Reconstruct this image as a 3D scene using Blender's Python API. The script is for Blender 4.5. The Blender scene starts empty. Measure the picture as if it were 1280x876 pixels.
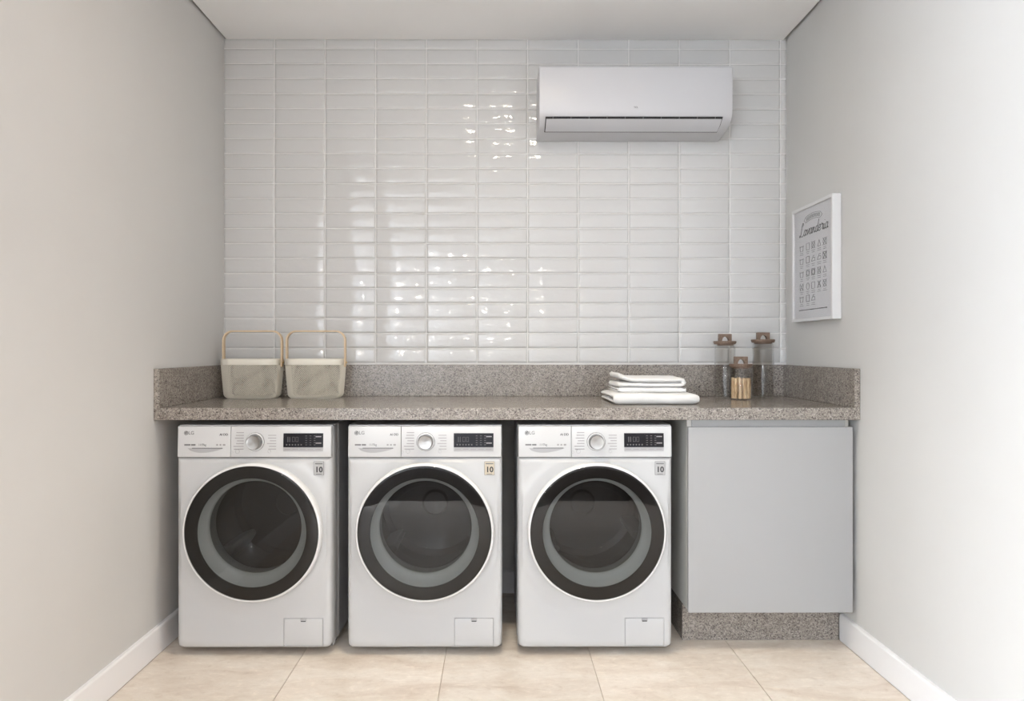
import bpy, bmesh, math, random
from mathutils import Vector, Matrix, noise
random.seed(7)
scene = bpy.context.scene
PI = math.pi
W, H = 2.80, 2.7525                      # alcove width, ceiling height

# ------------------------------------------------------------------ camera
cd = bpy.data.cameras.new('camera'); cam = bpy.data.objects.new('camera', cd)
scene.collection.objects.link(cam); scene.camera = cam
cam.location = (1.3603, -3.3089, 1.2124)
cam.rotation_euler = (PI/2, 0, -0.0027)
cd.sensor_fit = 'HORIZONTAL'; cd.sensor_width = 36.0
cd.lens = 36.0*830/1280
cd.shift_x = (640-624.05)/1280; cd.shift_y = (436.04-438)/1280
cd.clip_start = 0.05

# ------------------------------------------------------------------ world, lights, exposure
world = bpy.data.worlds.new('world'); scene.world = world; world.use_nodes = True
bg = world.node_tree.nodes['Background']
bg.inputs['Color'].default_value = (0.75, 0.86, 1.0, 1); bg.inputs['Strength'].default_value = 1.0
scene.view_settings.view_transform = 'Standard'; scene.view_settings.look = 'None'
scene.view_settings.gamma = 1; scene.view_settings.use_curve_mapping = False
scene.view_settings.exposure = 0.05

def area(name, loc, aim, sx, sy, power, col):
    l = bpy.data.lights.new(name, 'AREA'); l.shape = 'RECTANGLE'; l.size = sx; l.size_y = sy
    l.energy = power; l.color = col
    o = bpy.data.objects.new(name, l); scene.collection.objects.link(o); o.location = loc
    o.rotation_euler = (Vector(aim)-Vector(loc)).to_track_quat('-Z', 'Y').to_euler()
    return o
AY = -3.42                               # the alcove opens into the hall here
HX0, HX1, HY = -3.2, 5.5, -7.3           # hall side walls and far wall
WIN = (-6.75, -4.25, 0.30, 2.45)          # invented unseen window in the hall's left wall, placed to admit daylight: y0, y1, z0, z1
area('added_daylight', (HX0-0.06, (WIN[0]+WIN[1])/2, (WIN[2]+WIN[3])/2), (HX0+5, (WIN[0]+WIN[1])/2, (WIN[2]+WIN[3])/2), WIN[1]-WIN[0], WIN[3]-WIN[2], 1400, (0.827, 0.895, 1.0))
ADDED_DOOR = (-7.1, -5.6, 0.0, 2.2)            # invented opening in the hall's right wall, holding an added warm light: y0, y1, z0, z1
area('added_warm_light', (HX1+0.06, (ADDED_DOOR[0]+ADDED_DOOR[1])/2, 1.15), (HX1-5, (ADDED_DOOR[0]+ADDED_DOOR[1])/2, 1.15), ADDED_DOOR[1]-ADDED_DOOR[0], 2.0, 85, (1.0, 0.60, 0.32))  # added fill that warms the left wall

# ------------------------------------------------------------------ helpers
C = scene.collection
def link(o, parent=None):
    C.objects.link(o)
    if parent is not None: o.parent = parent
    return o
def tag(o, label, cat, group=None):
    o['label'] = label; o['category'] = cat
    if group: o['group'] = group
    return o
def thing(name, label, cat, loc=(0, 0, 0), rotz=0, group=None):
    o = bpy.data.objects.new(name, None); o.empty_display_size = .05; link(o)
    o.location = loc; o.rotation_euler = (0, 0, rotz)
    return tag(o, label, cat, group)
def mesh(name, bm, mat=None, smooth=False, angle=None):
    bmesh.ops.recalc_face_normals(bm, faces=bm.faces)
    m = bpy.data.meshes.new(name); bm.to_mesh(m); bm.free()
    if mat: m.materials.append(mat)
    if smooth:
        for p in m.polygons: p.use_smooth = True
        if angle is not None: m.set_sharp_from_angle(angle=math.radians(angle))
    return m
def obj(name, bm, mat, parent=None, smooth=False, angle=35):
    return link(bpy.data.objects.new(name, mesh(name, bm, mat, smooth, angle)), parent)
def struct(name, bm, mat, smooth=False):
    o = obj(name, bm, mat, None, smooth); o['kind'] = 'structure'; return o
def copy_tree(o, parent=None):
    c = o.copy(); link(c, parent)
    for ch in list(o.children): copy_tree(ch, c)
    return c
def box(bm, x0, x1, y0, y1, z0, z1, bev=0, seg=2):
    r = bmesh.ops.create_cube(bm, size=1)
    vs = r['verts']
    for v in vs:
        v.co = Vector(((x0+x1)/2+v.co.x*(x1-x0), (y0+y1)/2+v.co.y*(y1-y0), (z0+z1)/2+v.co.z*(z1-z0)))
    if bev > 0:
        es = set(e for v in vs for e in v.link_edges)
        bmesh.ops.bevel(bm, geom=list(es), offset=bev, segments=seg, affect='EDGES', profile=.5)
    return bm
def boxbm(*a, **k): return box(bmesh.new(), *a, **k)
def lathe(bm, prof, seg=64, axis='Z', c=(0, 0, 0), caps=False):
    """prof: list of (r, h). axis Z: h along z. axis Y: h along y."""
    rings = []
    for r, h in prof:
        ring = []
        if r < 1e-6:
            ring = [bm.verts.new(pt(0, 0, h, axis, c))]
        else:
            for i in range(seg):
                a = 2*PI*i/seg
                ring.append(bm.verts.new(pt(r*math.cos(a), r*math.sin(a), h, axis, c)))
        rings.append(ring)
    for A, B in zip(rings, rings[1:]):
        if len(A) == 1 and len(B) == 1: continue
        for i in range(seg):
            j = (i+1) % seg
            if len(A) == 1: bm.faces.new((A[0], B[i], B[j]))
            elif len(B) == 1: bm.faces.new((A[i], A[j], B[0]))
            else: bm.faces.new((A[i], A[j], B[j], B[i]))
    if caps:
        if len(rings[0]) > 1: bm.faces.new(rings[0])
        if len(rings[-1]) > 1: bm.faces.new(rings[-1])
    return bm
def pt(a, b, h, axis, c):
    if axis == 'Z': return (c[0]+a, c[1]+b, c[2]+h)
    if axis == 'Y': return (c[0]+a, c[1]+h, c[2]+b)
    return (c[0]+h, c[1]+a, c[2]+b)
def prism(bm, poly, a0, a1, plane='XZ'):
    """extrude a polygon: plane XZ along y, YZ along x, XY along z"""
    def P(p, a):
        return {'XZ': (p[0], a, p[1]), 'YZ': (a, p[0], p[1]), 'XY': (p[0], p[1], a)}[plane]
    A = [bm.verts.new(P(p, a0)) for p in poly]; B = [bm.verts.new(P(p, a1)) for p in poly]
    n = len(poly)
    for i in range(n): bm.faces.new((A[i], A[(i+1) % n], B[(i+1) % n], B[i]))
    bm.faces.new(A); bm.faces.new(B[::-1])
    return bm
def tube(bm, pts, r, seg=8, closed=False):
    pts = [Vector(p) for p in pts]; n = len(pts); rings = []
    up = None
    for i, p in enumerate(pts):
        if closed: d = pts[(i+1) % n]-pts[i-1]
        else: d = pts[min(i+1, n-1)]-pts[max(i-1, 0)]
        d.normalize()
        if up is None: up = d.orthogonal().normalized()
        up = (up-d*up.dot(d)); up = up.normalized() if up.length > 1e-6 else d.orthogonal().normalized()
        s = d.cross(up)
        rings.append([bm.verts.new(p+(up*math.cos(2*PI*k/seg)+s*math.sin(2*PI*k/seg))*r) for k in range(seg)])
    m = n if closed else n-1
    for i in range(m):
        A, B = rings[i], rings[(i+1) % n]
        for k in range(seg): bm.faces.new((A[k], A[(k+1) % seg], B[(k+1) % seg], B[k]))
    if not closed: bm.faces.new(rings[0][::-1]); bm.faces.new(rings[-1])
    return bm
def ribbon(pts, th):
    """closed 2D polygon of a band of thickness th around a 2D polyline, round ends"""
    L, R = [], []; n = len(pts)
    V = [Vector(p) for p in pts]
    for i in range(n):
        d = (V[min(i+1, n-1)]-V[max(i-1, 0)]).normalized(); nn = Vector((-d.y, d.x))
        L.append(V[i]+nn*th/2); R.append(V[i]-nn*th/2)
    def cap(c, d):
        a0 = math.atan2(d.y, d.x)
        return [c+Vector((math.cos(a0+t), math.sin(a0+t)))*th/2 for t in (-PI/3, 0, PI/3)]
    e = cap(V[-1], (V[-1]-V[-2])); s = cap(V[0], (V[0]-V[1]))
    return [tuple(p) for p in (R+e+L[::-1]+s)]
def text_mesh(name, body, size, mat, parent, loc, rot=(PI/2, 0, 0), align='CENTER', shear=0, depth=.0003, weight=0, sx=1):
    cu = bpy.data.curves.new(name, 'FONT'); cu.body = body; cu.size = size; cu.align_x = align; cu.align_y = 'CENTER'
    cu.shear = shear; cu.extrude = depth; cu.offset = weight; cu.resolution_u = 3
    t = bpy.data.objects.new(name, cu)
    m = bpy.data.meshes.new_from_object(t)
    bpy.data.objects.remove(t); bpy.data.curves.remove(cu)
    m.name = name; m.materials.clear(); m.materials.append(mat)
    o = link(bpy.data.objects.new(name, m), parent); o.location = loc; o.rotation_euler = rot; o.scale = (sx, 1, 1)
    return o
def rrect(hx, hy, r, n=6, cx=0, cy=0):
    out = []
    for sx, sy, a0 in ((1, 1, 0), (-1, 1, PI/2), (-1, -1, PI), (1, -1, 3*PI/2)):
        for k in range(n+1):
            a = a0+PI/2*k/n
            out.append((cx+sx*(hx-r)+r*math.cos(a), cy+sy*(hy-r)+r*math.sin(a)))
    return out

# ------------------------------------------------------------------ materials
def new_mat(name):
    m = bpy.data.materials.new(name); m.use_nodes = True
    nt = m.node_tree; return m, nt, nt.nodes['Principled BSDF']
def pbr(name, col, rough=.5, metal=0, spec=.5, coat=0, coat_rough=.05):
    m, nt, b = new_mat(name)
    b.inputs['Base Color'].default_value = (*col, 1); b.inputs['Roughness'].default_value = rough
    b.inputs['Metallic'].default_value = metal; b.inputs['Specular IOR Level'].default_value = spec
    b.inputs['Coat Weight'].default_value = coat; b.inputs['Coat Roughness'].default_value = coat_rough
    return m
def nodes(nt, t, **k):
    n = nt.nodes.new(t)
    for a, v in k.items(): setattr(n, a, v)
    return n
def ramp(nt, fac, stops):
    r = nodes(nt, 'ShaderNodeValToRGB'); nt.links.new(fac, r.inputs[0])
    e = r.color_ramp.elements
    while len(e) < len(stops): e.new(.5)
    for el, (p, c) in zip(e, stops): el.position = p; el.color = (*c, 1)
    return r.outputs[0]
def noise_tex(nt, scale, detail=4, rough=.55, mapping=None, coord='pos', dist=0):
    n = nodes(nt, 'ShaderNodeTexNoise'); n.inputs['Scale'].default_value = scale
    n.inputs['Detail'].default_value = detail; n.inputs['Roughness'].default_value = rough; n.inputs['Distortion'].default_value = dist
    src = nodes(nt, 'ShaderNodeNewGeometry').outputs['Position'] if coord == 'pos' else nodes(nt, 'ShaderNodeTexCoord').outputs['Object']
    if mapping:
        mp = nodes(nt, 'ShaderNodeMapping'); mp.inputs['Scale'].default_value = mapping; nt.links.new(src, mp.inputs[0]); src = mp.outputs[0]
    nt.links.new(src, n.inputs['Vector']); return n.outputs['Fac']
def bump(nt, b, fac, strength, dist, coat=False):
    n = nodes(nt, 'ShaderNodeBump'); n.inputs['Strength'].default_value = strength; n.inputs['Distance'].default_value = dist
    nt.links.new(fac, n.inputs['Height']); nt.links.new(n.outputs[0], b.inputs['Normal'])
    if coat: nt.links.new(n.outputs[0], b.inputs['Coat Normal'])
def mixc(nt, fac, a, b_, mode='MIX'):
    n = nodes(nt, 'ShaderNodeMix', data_type='RGBA', blend_type=mode)
    for s, v in ((n.inputs[0], fac), (n.inputs[6], a), (n.inputs[7], b_)):
        if hasattr(v, 'is_linked'): nt.links.new(v, s)
        elif isinstance(v, tuple): s.default_value = (*v, 1)
        else: s.default_value = v
    return n.outputs[2]

def m_paint(name, col, rough=.75):
    m, nt, b = new_mat(name); b.inputs['Roughness'].default_value = rough
    f = noise_tex(nt, 2.0, 3); nt.links.new(ramp(nt, f, [(.3, tuple(c*.97 for c in col)), (.7, col)]), b.inputs['Base Color'])
    bump(nt, b, noise_tex(nt, 260, 2), .05, .001); return m
M_wall = m_paint('wall_paint', (.585, .58, .565))
M_ceil = m_paint('ceiling_paint', (.90, .895, .89))
M_slab = pbr('raw_slab', (.25, .24, .23), .9)
M_hall = m_paint('hall_paint', (.80, .80, .80))
M_base = pbr('baseboard_white', (.80, .80, .81), .35)
M_grout = pbr('grout', (.70, .695, .68), .9)
M_fgrout = pbr('floor_grout', (.60, .52, .44), .9)

def m_walltile():
    m, nt, b = new_mat('glazed_white_tile'); b.inputs['Base Color'].default_value = (.562, .560, .555, 1)
    b.inputs['Roughness'].default_value = .045; b.inputs['Specular IOR Level'].default_value = .5
    bump(nt, b, noise_tex(nt, 9, 3, .5, mapping=(1, 1, 2.2)), .30, .008); return m
M_tile = m_walltile()

def m_travertine():
    m, nt, b = new_mat('cream_travertine')
    oi = nodes(nt, 'ShaderNodeObjectInfo')
    v1 = noise_tex(nt, 3.2, 8, .62, mapping=(1, 3.2, 1), dist=.8)
    v2 = noise_tex(nt, 21, 7, .75, mapping=(1, 1.7, 1), dist=.5)
    c1 = ramp(nt, v1, [(.30, (.65, .55, .46)), (.47, (.755, .67, .58)), (.62, (.81, .74, .66)), (.75, (.755, .685, .60))])
    c2 = ramp(nt, v2, [(.30, (.78, .73, .68)), (.44, (.95, .94, .93)), (.56, (1, 1, 1)), (.66, (1.14, 1.14, 1.14))])
    c = mixc(nt, .75, c1, c2, 'MULTIPLY')
    tint = ramp(nt, oi.outputs['Random'], [(0, (.95, .95, .95)), (1, (1.03, 1.03, 1.03))])
    nt.links.new(mixc(nt, 1.0, c, tint, 'MULTIPLY'), b.inputs['Base Color'])
    b.inputs['Roughness'].default_value = .32
    bump(nt, b, v2, .05, .002); return m
M_floor = m_travertine()

def m_granite():
    m, nt, b = new_mat('grey_speckled_granite')
    pos = nodes(nt, 'ShaderNodeNewGeometry').outputs['Position']
    v = nodes(nt, 'ShaderNodeTexVoronoi'); v.inputs['Scale'].default_value = 235; nt.links.new(pos, v.inputs['Vector'])
    sep = nodes(nt, 'ShaderNodeSeparateColor'); nt.links.new(v.outputs['Color'], sep.inputs[0])
    grain = ramp(nt, sep.outputs[0], [(0, (.10, .093, .09)), (.12, (.20, .185, .175)), (.45, (.31, .29, .275)), (.78, (.365, .345, .325)), (1, (.46, .44, .42))])
    n = noise_tex(nt, 330, 3, .6)
    sp = ramp(nt, n, [(.38, (.55, .53, .52)), (.50, (1, 1, 1)), (.66, (1.15, 1.13, 1.12))])
    n2 = noise_tex(nt, 22, 3, .6)
    bl = ramp(nt, n2, [(.35, (.90, .87, .86)), (.6, (1.04, 1.03, 1.02))])
    c = mixc(nt, .8, grain, sp, 'MULTIPLY'); c = mixc(nt, 1.0, c, bl, 'MULTIPLY')
    v3 = nodes(nt, 'ShaderNodeTexVoronoi'); v3.inputs['Scale'].default_value = 9; nt.links.new(pos, v3.inputs['Vector'])
    spot = ramp(nt, v3.outputs['Distance'], [(.035, (.25, .23, .22)), (.055, (1, 1, 1))])
    c = mixc(nt, .8, c, spot, 'MULTIPLY'); c = mixc(nt, 1.0, c, (.86, .84, .80), 'MULTIPLY')
    nt.links.new(c, b.inputs['Base Color']); b.inputs['Roughness'].default_value = .22; return m
M_granite = m_granite()
M_hallfloor = pbr('dark_hall_floor', (.05, .038, .03), .8, 0, .1)

M_white = pbr('washer_white_enamel', (.495, .50, .505), .28)
M_white2 = pbr('washer_white_plastic', (.54, .545, .55), .22)
M_ring = pbr('white_door_ring', (.70, .70, .70), .25)
M_black = pbr('black_print', (.010, .008, .007), .3)
M_dark = pbr('dark_plastic', (.025, .025, .027), .45)
M_grey = pbr('grey_print', (.17, .17, .175), .6)
M_disp = pbr('display_print', (.10, .095, .10), .5)
M_disp2 = pbr('display_print_pale', (.30, .28, .29), .5)
M_dkprint = pbr('dark_print', (.04, .04, .045), .6)
M_lightprint = pbr('pale_print', (.30, .29, .295), .6)
M_sealflange = pbr('seal_lit_flange', (.60, .65, .64), .32)  # seal and bowl flange; light caught by the glass put into pale grey
M_drum = pbr('steel_drum', (.14, .14, .145), .38, .85)
M_chrome = pbr('brushed_chrome', (.44, .435, .43), .36, 1.0)
def m_knob():
    m, nt, b = new_mat('brushed_knob'); b.inputs['Base Color'].default_value = (.38, .377, .37, 1); b.inputs['Metallic'].default_value = 1
    b.inputs['Roughness'].default_value = .34; b.inputs['Anisotropic'].default_value = .85
    tg = nodes(nt, 'ShaderNodeTangent', direction_type='RADIAL', axis='Y'); nt.links.new(tg.outputs[0], b.inputs['Tangent']); return m
M_knob = m_knob()
M_chromedk = pbr('dark_chrome', (.35, .35, .35), .2, 1.0)
M_stick = pbr('silver_sticker', (.42, .42, .42), .45)
M_gold = pbr('gold_sticker', (.52, .46, .36), .45)
M_recess = pbr('grey_recess', (.36, .36, .37), .45)
M_foot = pbr('rubber_foot', (.03, .03, .03), .8)
M_screen = pbr('display_black', (.012, .012, .016), .15, 0, .2)
M_cab = pbr('cabinet_grey_laminate', (.357, .358, .358), .42)
M_cabin = pbr('cabinet_side_laminate', (.52, .51, .48), .5)
M_ac = pbr('ac_white_plastic', (.54, .54, .56), .35)
M_acdark = pbr('ac_slot_dark', (.015, .015, .017), .6)
M_frame = pbr('white_frame', (.64, .64, .645), .35)
M_paper = pbr('grey_paper', (.62, .62, .645), .7)
M_ink = pbr('grey_ink', (.07, .07, .075), .7)
M_ink2 = pbr('pale_grey_ink', (.17, .17, .18), .7)
M_basket = pbr('cream_enamel_metal', (.72, .685, .60), .45)
M_jarglassrim = pbr('brass', (.65, .5, .25), .3, 1)

def m_thin_glass(name, tint, ior=1.5, rough=0.0, boost=1.0):
    m = bpy.data.materials.new(name); m.use_nodes = True; nt = m.node_tree; nt.nodes.clear()
    out = nodes(nt, 'ShaderNodeOutputMaterial'); mx = nodes(nt, 'ShaderNodeMixShader')
    tr = nodes(nt, 'ShaderNodeBsdfTransparent'); tr.inputs[0].default_value = (*tint, 1)
    gl = nodes(nt, 'ShaderNodeBsdfGlossy'); gl.inputs['Roughness'].default_value = rough
    lw = nodes(nt, 'ShaderNodeLayerWeight'); lw.inputs[0].default_value = .5
    pw = nodes(nt, 'ShaderNodeMath', operation='POWER'); pw.inputs[1].default_value = 5
    f0 = ((ior-1)/(ior+1))**2*boost
    ma = nodes(nt, 'ShaderNodeMath', operation='MULTIPLY_ADD'); ma.inputs[1].default_value = 1-f0; ma.inputs[2].default_value = f0
    nt.links.new(lw.outputs['Facing'], pw.inputs[0]); nt.links.new(pw.outputs[0], ma.inputs[0]); nt.links.new(ma.outputs[0], mx.inputs[0])
    nt.links.new(tr.outputs[0], mx.inputs[1]); nt.links.new(gl.outputs[0], mx.inputs[2]); nt.links.new(mx.outputs[0], out.inputs[0])
    return m
M_doorglass = m_thin_glass('smoked_door_glass', (.44, .44, .44), 1.5)
M_bowl = m_thin_glass('bowl_glass', (.62, .63, .63), 1.45)
M_jar = m_thin_glass('clear_jar_glass', (.994, .996, .996), 1.27)
M_pane = m_thin_glass('window_glass', (.97, .98, .98), 1.45)
M_picglass = m_thin_glass('picture_glass', (.98, .98, .98), 1.3)

def m_wood(name, c0, c1, scale=(18, 18, 3), rough=.55):
    m, nt, b = new_mat(name); f = noise_tex(nt, 6, 5, .6, mapping=scale, coord='obj', dist=.4)
    nt.links.new(ramp(nt, f, [(.3, c0), (.7, c1)]), b.inputs['Base Color']); b.inputs['Roughness'].default_value = rough
    bump(nt, b, f, .1, .001); return m
M_walnut = m_wood('walnut_lid', (.105, .066, .045), (.235, .165, .12), (30, 6, 30))
M_bent = m_wood('pale_bent_wood', (.60, .45, .29), (.69, .54, .37), (5, 30, 5))
M_stickwood = m_wood('pale_stick_bark', (.30, .16, .07), (.80, .63, .41), (14, 14, 3), .8)
def m_terry():
    m, nt, b = new_mat('white_terry'); b.inputs['Base Color'].default_value = (.73, .727, .72, 1); b.inputs['Roughness'].default_value = .95
    b.inputs['Sheen Weight'].default_value = .3
    bump(nt, b, noise_tex(nt, 420, 3, .7), .5, .003); return m
M_terry = m_terry()
def emit(name, col, s):
    m = bpy.data.materials.new(name); m.use_nodes = True; nt = m.node_tree; nt.nodes.clear()
    o = nodes(nt, 'ShaderNodeOutputMaterial'); e = nodes(nt, 'ShaderNodeEmission'); e.inputs[0].default_value = (*col, 1); e.inputs[1].default_value = s
    nt.links.new(e.outputs[0], o.inputs[0]); return m

# ------------------------------------------------------------------ room shell
fl = struct('floor', boxbm(HX0-.12, HX1+.12, HY-.12, .12, -.06, -.004), M_fgrout)
# travertine slabs: one mesh per width, shared
jx = [.015, .5875, 1.1545, 1.7275, 2.308, 2.785]
jy = [-.015, -1.165, -2.315, -3.465]
def slab(x0, x1, y0, y1, mat=None, name='floor_tile'):
    g = .0012
    o = obj(name, boxbm(x0+g, x1-g, y0+g, y1-g, -.0039, 0, bev=.0008, seg=1), mat or M_floor, fl)
    return o
for i in range(5):
    for j in range(3):
        slab(jx[i], jx[i+1], jy[j+1], jy[j])
for i, x in enumerate(range(-6, 10)):
    for j in range(5):
        x0 = .015+.573*x*1.0; slab(x0, x0+.573, jy[3]-.93*(j+1), jy[3]-.93*j, M_hallfloor, 'floor_board')

wb = struct('wall_back', boxbm(-.12, W+.12, .0, .12, -.06, H+.15), M_wall)
struct('wall_left', boxbm(-.12, 0, AY, 0, -.06, H+.15), M_wall)
struct('wall_right', boxbm(W, W+.12, AY, 0, -.06, H+.15), M_wall)
ce = struct('ceiling', boxbm(.013, W-.015, AY, -.001, H, H+.02), M_ceil)
obj('upper_slab', boxbm(HX0-.12, HX1+.12, HY-.12, .12, H+.15, H+.25), M_slab, ce)
obj('hall_ceiling', boxbm(HX0, HX1, HY, AY-.01, H, H+.02), M_ceil, ce)
bm = bmesh.new(); y0, y1, z0, z1 = ADDED_DOOR
box(bm, HX1, HX1+.12, HY-.12, y0, -.06, H+.15); box(bm, HX1, HX1+.12, y1, AY, -.06, H+.15); box(bm, HX1, HX1+.12, y0, y1, z1, H+.15)
struct('wall_hall_right', bm, M_hall)
bm = bmesh.new()
box(bm, HX1-.012, HX1, y0-.06, y0, 0, z1+.06); box(bm, HX1-.012, HX1, y1, y1+.06, 0, z1+.06); box(bm, HX1-.012, HX1, y0, y1, z1, z1+.06)
struct('added_doorway', bm, M_frame)  # frame of the invented opening around the added warm light
struct('wall_alcove_left', boxbm(HX0-.12, -.12, AY, AY+.12, -.06, H+.15), M_hall)
struct('wall_alcove_right', boxbm(W+.12, HX1+.12, AY, AY+.12, -.06, H+.15), M_hall)
struct('wall_front', boxbm(HX0-.12, HX1+.12, HY-.12, HY, -.06, H+.15), M_hall)
bm = bmesh.new()
x0, x1, z0, z1 = WIN; xa, xb = HX0-.12, HX0
box(bm, xa, xb, HY, x0, -.06, H+.15); box(bm, xa, xb, x1, AY, -.06, H+.15)
box(bm, xa, xb, x0, x1, -.06, z0); box(bm, xa, xb, x0, x1, z1, H+.15)
struct('wall_hall_left', bm, M_hall)
bm = bmesh.new(); xa, xb = HX0-.05, HX0-.005; xm = (x0+x1)/2
for a, b_ in ((x0, x0+.05), (x1-.05, x1), (xm-.025, xm+.025)): box(bm, xa, xb, a, b_, z0, z1)
for a, b_ in ((x0+.05, xm-.025), (xm+.025, x1-.05)):
    box(bm, xa, xb, a, b_, z0, z0+.05); box(bm, xa, xb, a, b_, z1-.05, z1)
wn = struct('added_window', bm, M_frame)  # frame of the invented window, out of view
for a, b_ in ((x0+.05, xm-.025), (xm+.025, x1-.05)):
    obj('window_pane', boxbm(HX0-.03, HX0-.026, a, b_, z0+.05, z1-.05), M_pane, wn)

def baseboard(name, poly, a0, a1, plane):
    return struct(name, prism(bmesh.new(), poly, a0, a1, plane), M_base)
bp = [(0, .0005), (.015, .0005), (.015, .102), (.011, .109), (0, .110)]
baseboard('baseboard_left', bp, AY, -.002, 'XZ')
baseboard('baseboard_right', [(W-a, z) for a, z in bp], AY, -.547, 'XZ')
baseboard('baseboard_back', [(-a, z) for a, z in bp], .016, 2.12, 'YZ')

# glazed wall tiles, each a pillowed piece
def tile_mesh(w, h, seed):
    rnd = random.Random(seed); bm = bmesh.new()
    def cuts(L):
        e1, e2 = min(.0016, L*.1), min(.010, L*.3)
        return [0, e1, e2, L-e2, L-e1, L]
    dep = [0, .0054, .0070, .0070, .0054, 0]
    X, Z = cuts(w), cuts(h); V = []
    tx, tz = rnd.uniform(-.0005, .0005), rnd.uniform(-.0006, .0006)
    for i, x in enumerate(X):
        col = []
        for j, z in enumerate(Z):
            d = min(dep[i], dep[j])
            if d > .006: d += tx*(x/w-.5)*2+tz*(z/h-.5)*2+rnd.uniform(-.0003, .0003)
            col.append(bm.verts.new((x, -d, z)))
        V.append(col)
    for i in range(5):
        for j in range(5): bm.faces.new((V[i][j], V[i+1][j], V[i+1][j+1], V[i][j+1]))
    m = bpy.data.meshes.new('wall_tile'); bm.to_mesh(m); bm.free(); m.materials.append(M_tile)
    for p in m.polygons: p.use_smooth = True
    return m
TP, RP, RZ = .2517, .0744, 1.1416
gr = .0010
mcache = {}
for c in range(12):
    xa = c*TP+.0005; xb = min((c+1)*TP, W-.0005)
    for r in range(22):
        za = RZ+r*RP; zb = min(RZ+(r+1)*RP, H-.0005)
        w, h = round(xb-xa-gr, 5), round(zb-za-gr, 5)
        key = (w, h, random.randint(0, 9))
        if key not in mcache: mcache[key] = tile_mesh(w, h, hash(key) % 9999)
        o = link(bpy.data.objects.new('wall_tile', mcache[key]), wb); o.location = (xa+gr/2, -.0002, za+gr/2)
obj('grout_bed', boxbm(.0005, W-.0005, -.0048, 0, 1.1345, H-.0005), M_grout, wb)

# ------------------------------------------------------------------ granite worktop with upstands
DC, Z0, Z1, ZB = .681, .931, .979, 1.134
ct = thing('countertop', 'long grey speckled granite worktop with raised upstands across the alcove', 'countertop', (W/2, 0, Z0))
def lb(x0, x1, y0, y1, z0, z1, bev=.0015): return boxbm(x0-W/2, x1-W/2, y0, y1, z0-Z0, z1-Z0, bev=bev, seg=1)
obj('slab', lb(.001, W-.001, -DC+.020, -.003, Z1-.020, Z1), M_granite, ct)
obj('front_apron', lb(.001, W-.001, -DC, -DC+.020, Z0, Z1), M_granite, ct)
obj('back_upstand', lb(.001, W-.001, -.024, -.003, Z1, ZB), M_granite, ct)
obj('side_upstand', lb(.001, .0235, -DC, -.0245, Z1, ZB), M_granite, ct)
obj('side_upstand', lb(W-.0235, W-.001, -DC, -.0245, Z1, ZB), M_granite, ct)

# ------------------------------------------------------------------ cabinet
cx0, cx1 = 2.122, 2.780
cb = thing('base_cabinet', 'pale grey handleless base cabinet on a granite plinth beside right wall', 'cabinet', ((cx0+cx1)/2, -.35, 0))
def kb(x0, x1, y0, y1, z0, z1, bev=.001):
    return boxbm(x0-(cx0+cx1)/2, x1-(cx0+cx1)/2, y0+.35, y1+.35, z0, z1, bev=bev, seg=1)
obj('side_panel', kb(cx0, cx0+.018, -.640, -.03, .165, .928), M_cabin, cb)
obj('side_panel', kb(cx1-.022, cx1-.004, -.636, -.03, .165, .928), M_cabin, cb)
obj('bottom_panel', kb(cx0+.018, cx1-.022, -.635, -.03, .165, .183), M_cabin, cb)
obj('back_panel', kb(cx0+.018, cx1-.022, -.042, -.030, .183, .926), M_cabin, cb)
obj('top_rail', kb(cx0+.018, cx1-.022, -.645, -.627, .872, .9285), M_cab, cb)
obj('door', kb(cx0, cx1, -.662, -.6425, .1595, .901, bev=.0018), M_cab, cb)
pl = obj('plinth', kb(2.130, 2.784, -.545, -.10, .0, .1595, bev=.0015), M_granite, cb); pl['label'] = 'grey granite plinth'

# ------------------------------------------------------------------ washing machines
SC = .495                                # height of the door centre
def front_panel():
    bm = bmesh.new(); N = 160
    hx = .306; zb_, zt = .028, .7835
    def inside(x, z, e, rb, rt):
        ax = abs(x)
        if ax > hx-e or z < zb_+e or z > zt-e: return False
        for (cz, r, s) in ((zb_+rb, rb, -1), (zt-rt, rt, 1)):
            if ax > hx-r and (z-cz)*s > 0:
                rr = max(r-e, .0005)
                if (ax-(hx-r))**2+(z-cz)**2 > rr*rr: return False
        return True
    def hit(a, e):
        lo, hi = .2, .9
        for _ in range(30):
            mid = (lo+hi)/2
            if inside(mid*math.cos(a), SC+mid*math.sin(a), e, .026, .006): lo = mid
            else: hi = mid
        return lo
    angs = sorted([2*PI*i/N for i in range(N)]+[math.atan2(z-SC, x) % (2*PI) for x in (-.302, -.298, .298, .302) for z in (.034, .044, .775, .781)])
    rings = []
    R_in = .257
    def by(r):
        t = max(0, min(1, (.340-r)/(.04))); t = t*t*(3-2*t); return -.005*t
    inset = [(0, .026), (.001, .016), (.004, .0085), (.009, .003), (.016, .0)]
    prev = None
    for e, y in inset:
        rings.append([(hit(a, e), y) for a in angs])
    base = rings[-1]
    for k in range(1, 15):
        t = k/14
        ring = []
        for i, a in enumerate(angs):
            r = base[i][0]*(1-t)+R_in*t
            ring.append((r, by(r)))
        rings.append(ring)
    VV = [[bm.verts.new((r*math.cos(a), y+(by(r) if False else 0), SC+r*math.sin(a))) for (r, y), a in zip(ring, angs)] for ring in rings]
    # inner lip going in
    VV.append([bm.verts.new((R_in*math.cos(a), .035, SC+R_in*math.sin(a))) for a in angs])
    n = len(angs)
    for A, B in zip(VV, VV[1:]):
        for i in range(n): bm.faces.new((A[i], A[(i+1) % n], B[(i+1) % n], B[i]))
    return bm
def yp(z): return (z-.787)*.05            # control panel leans back
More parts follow.
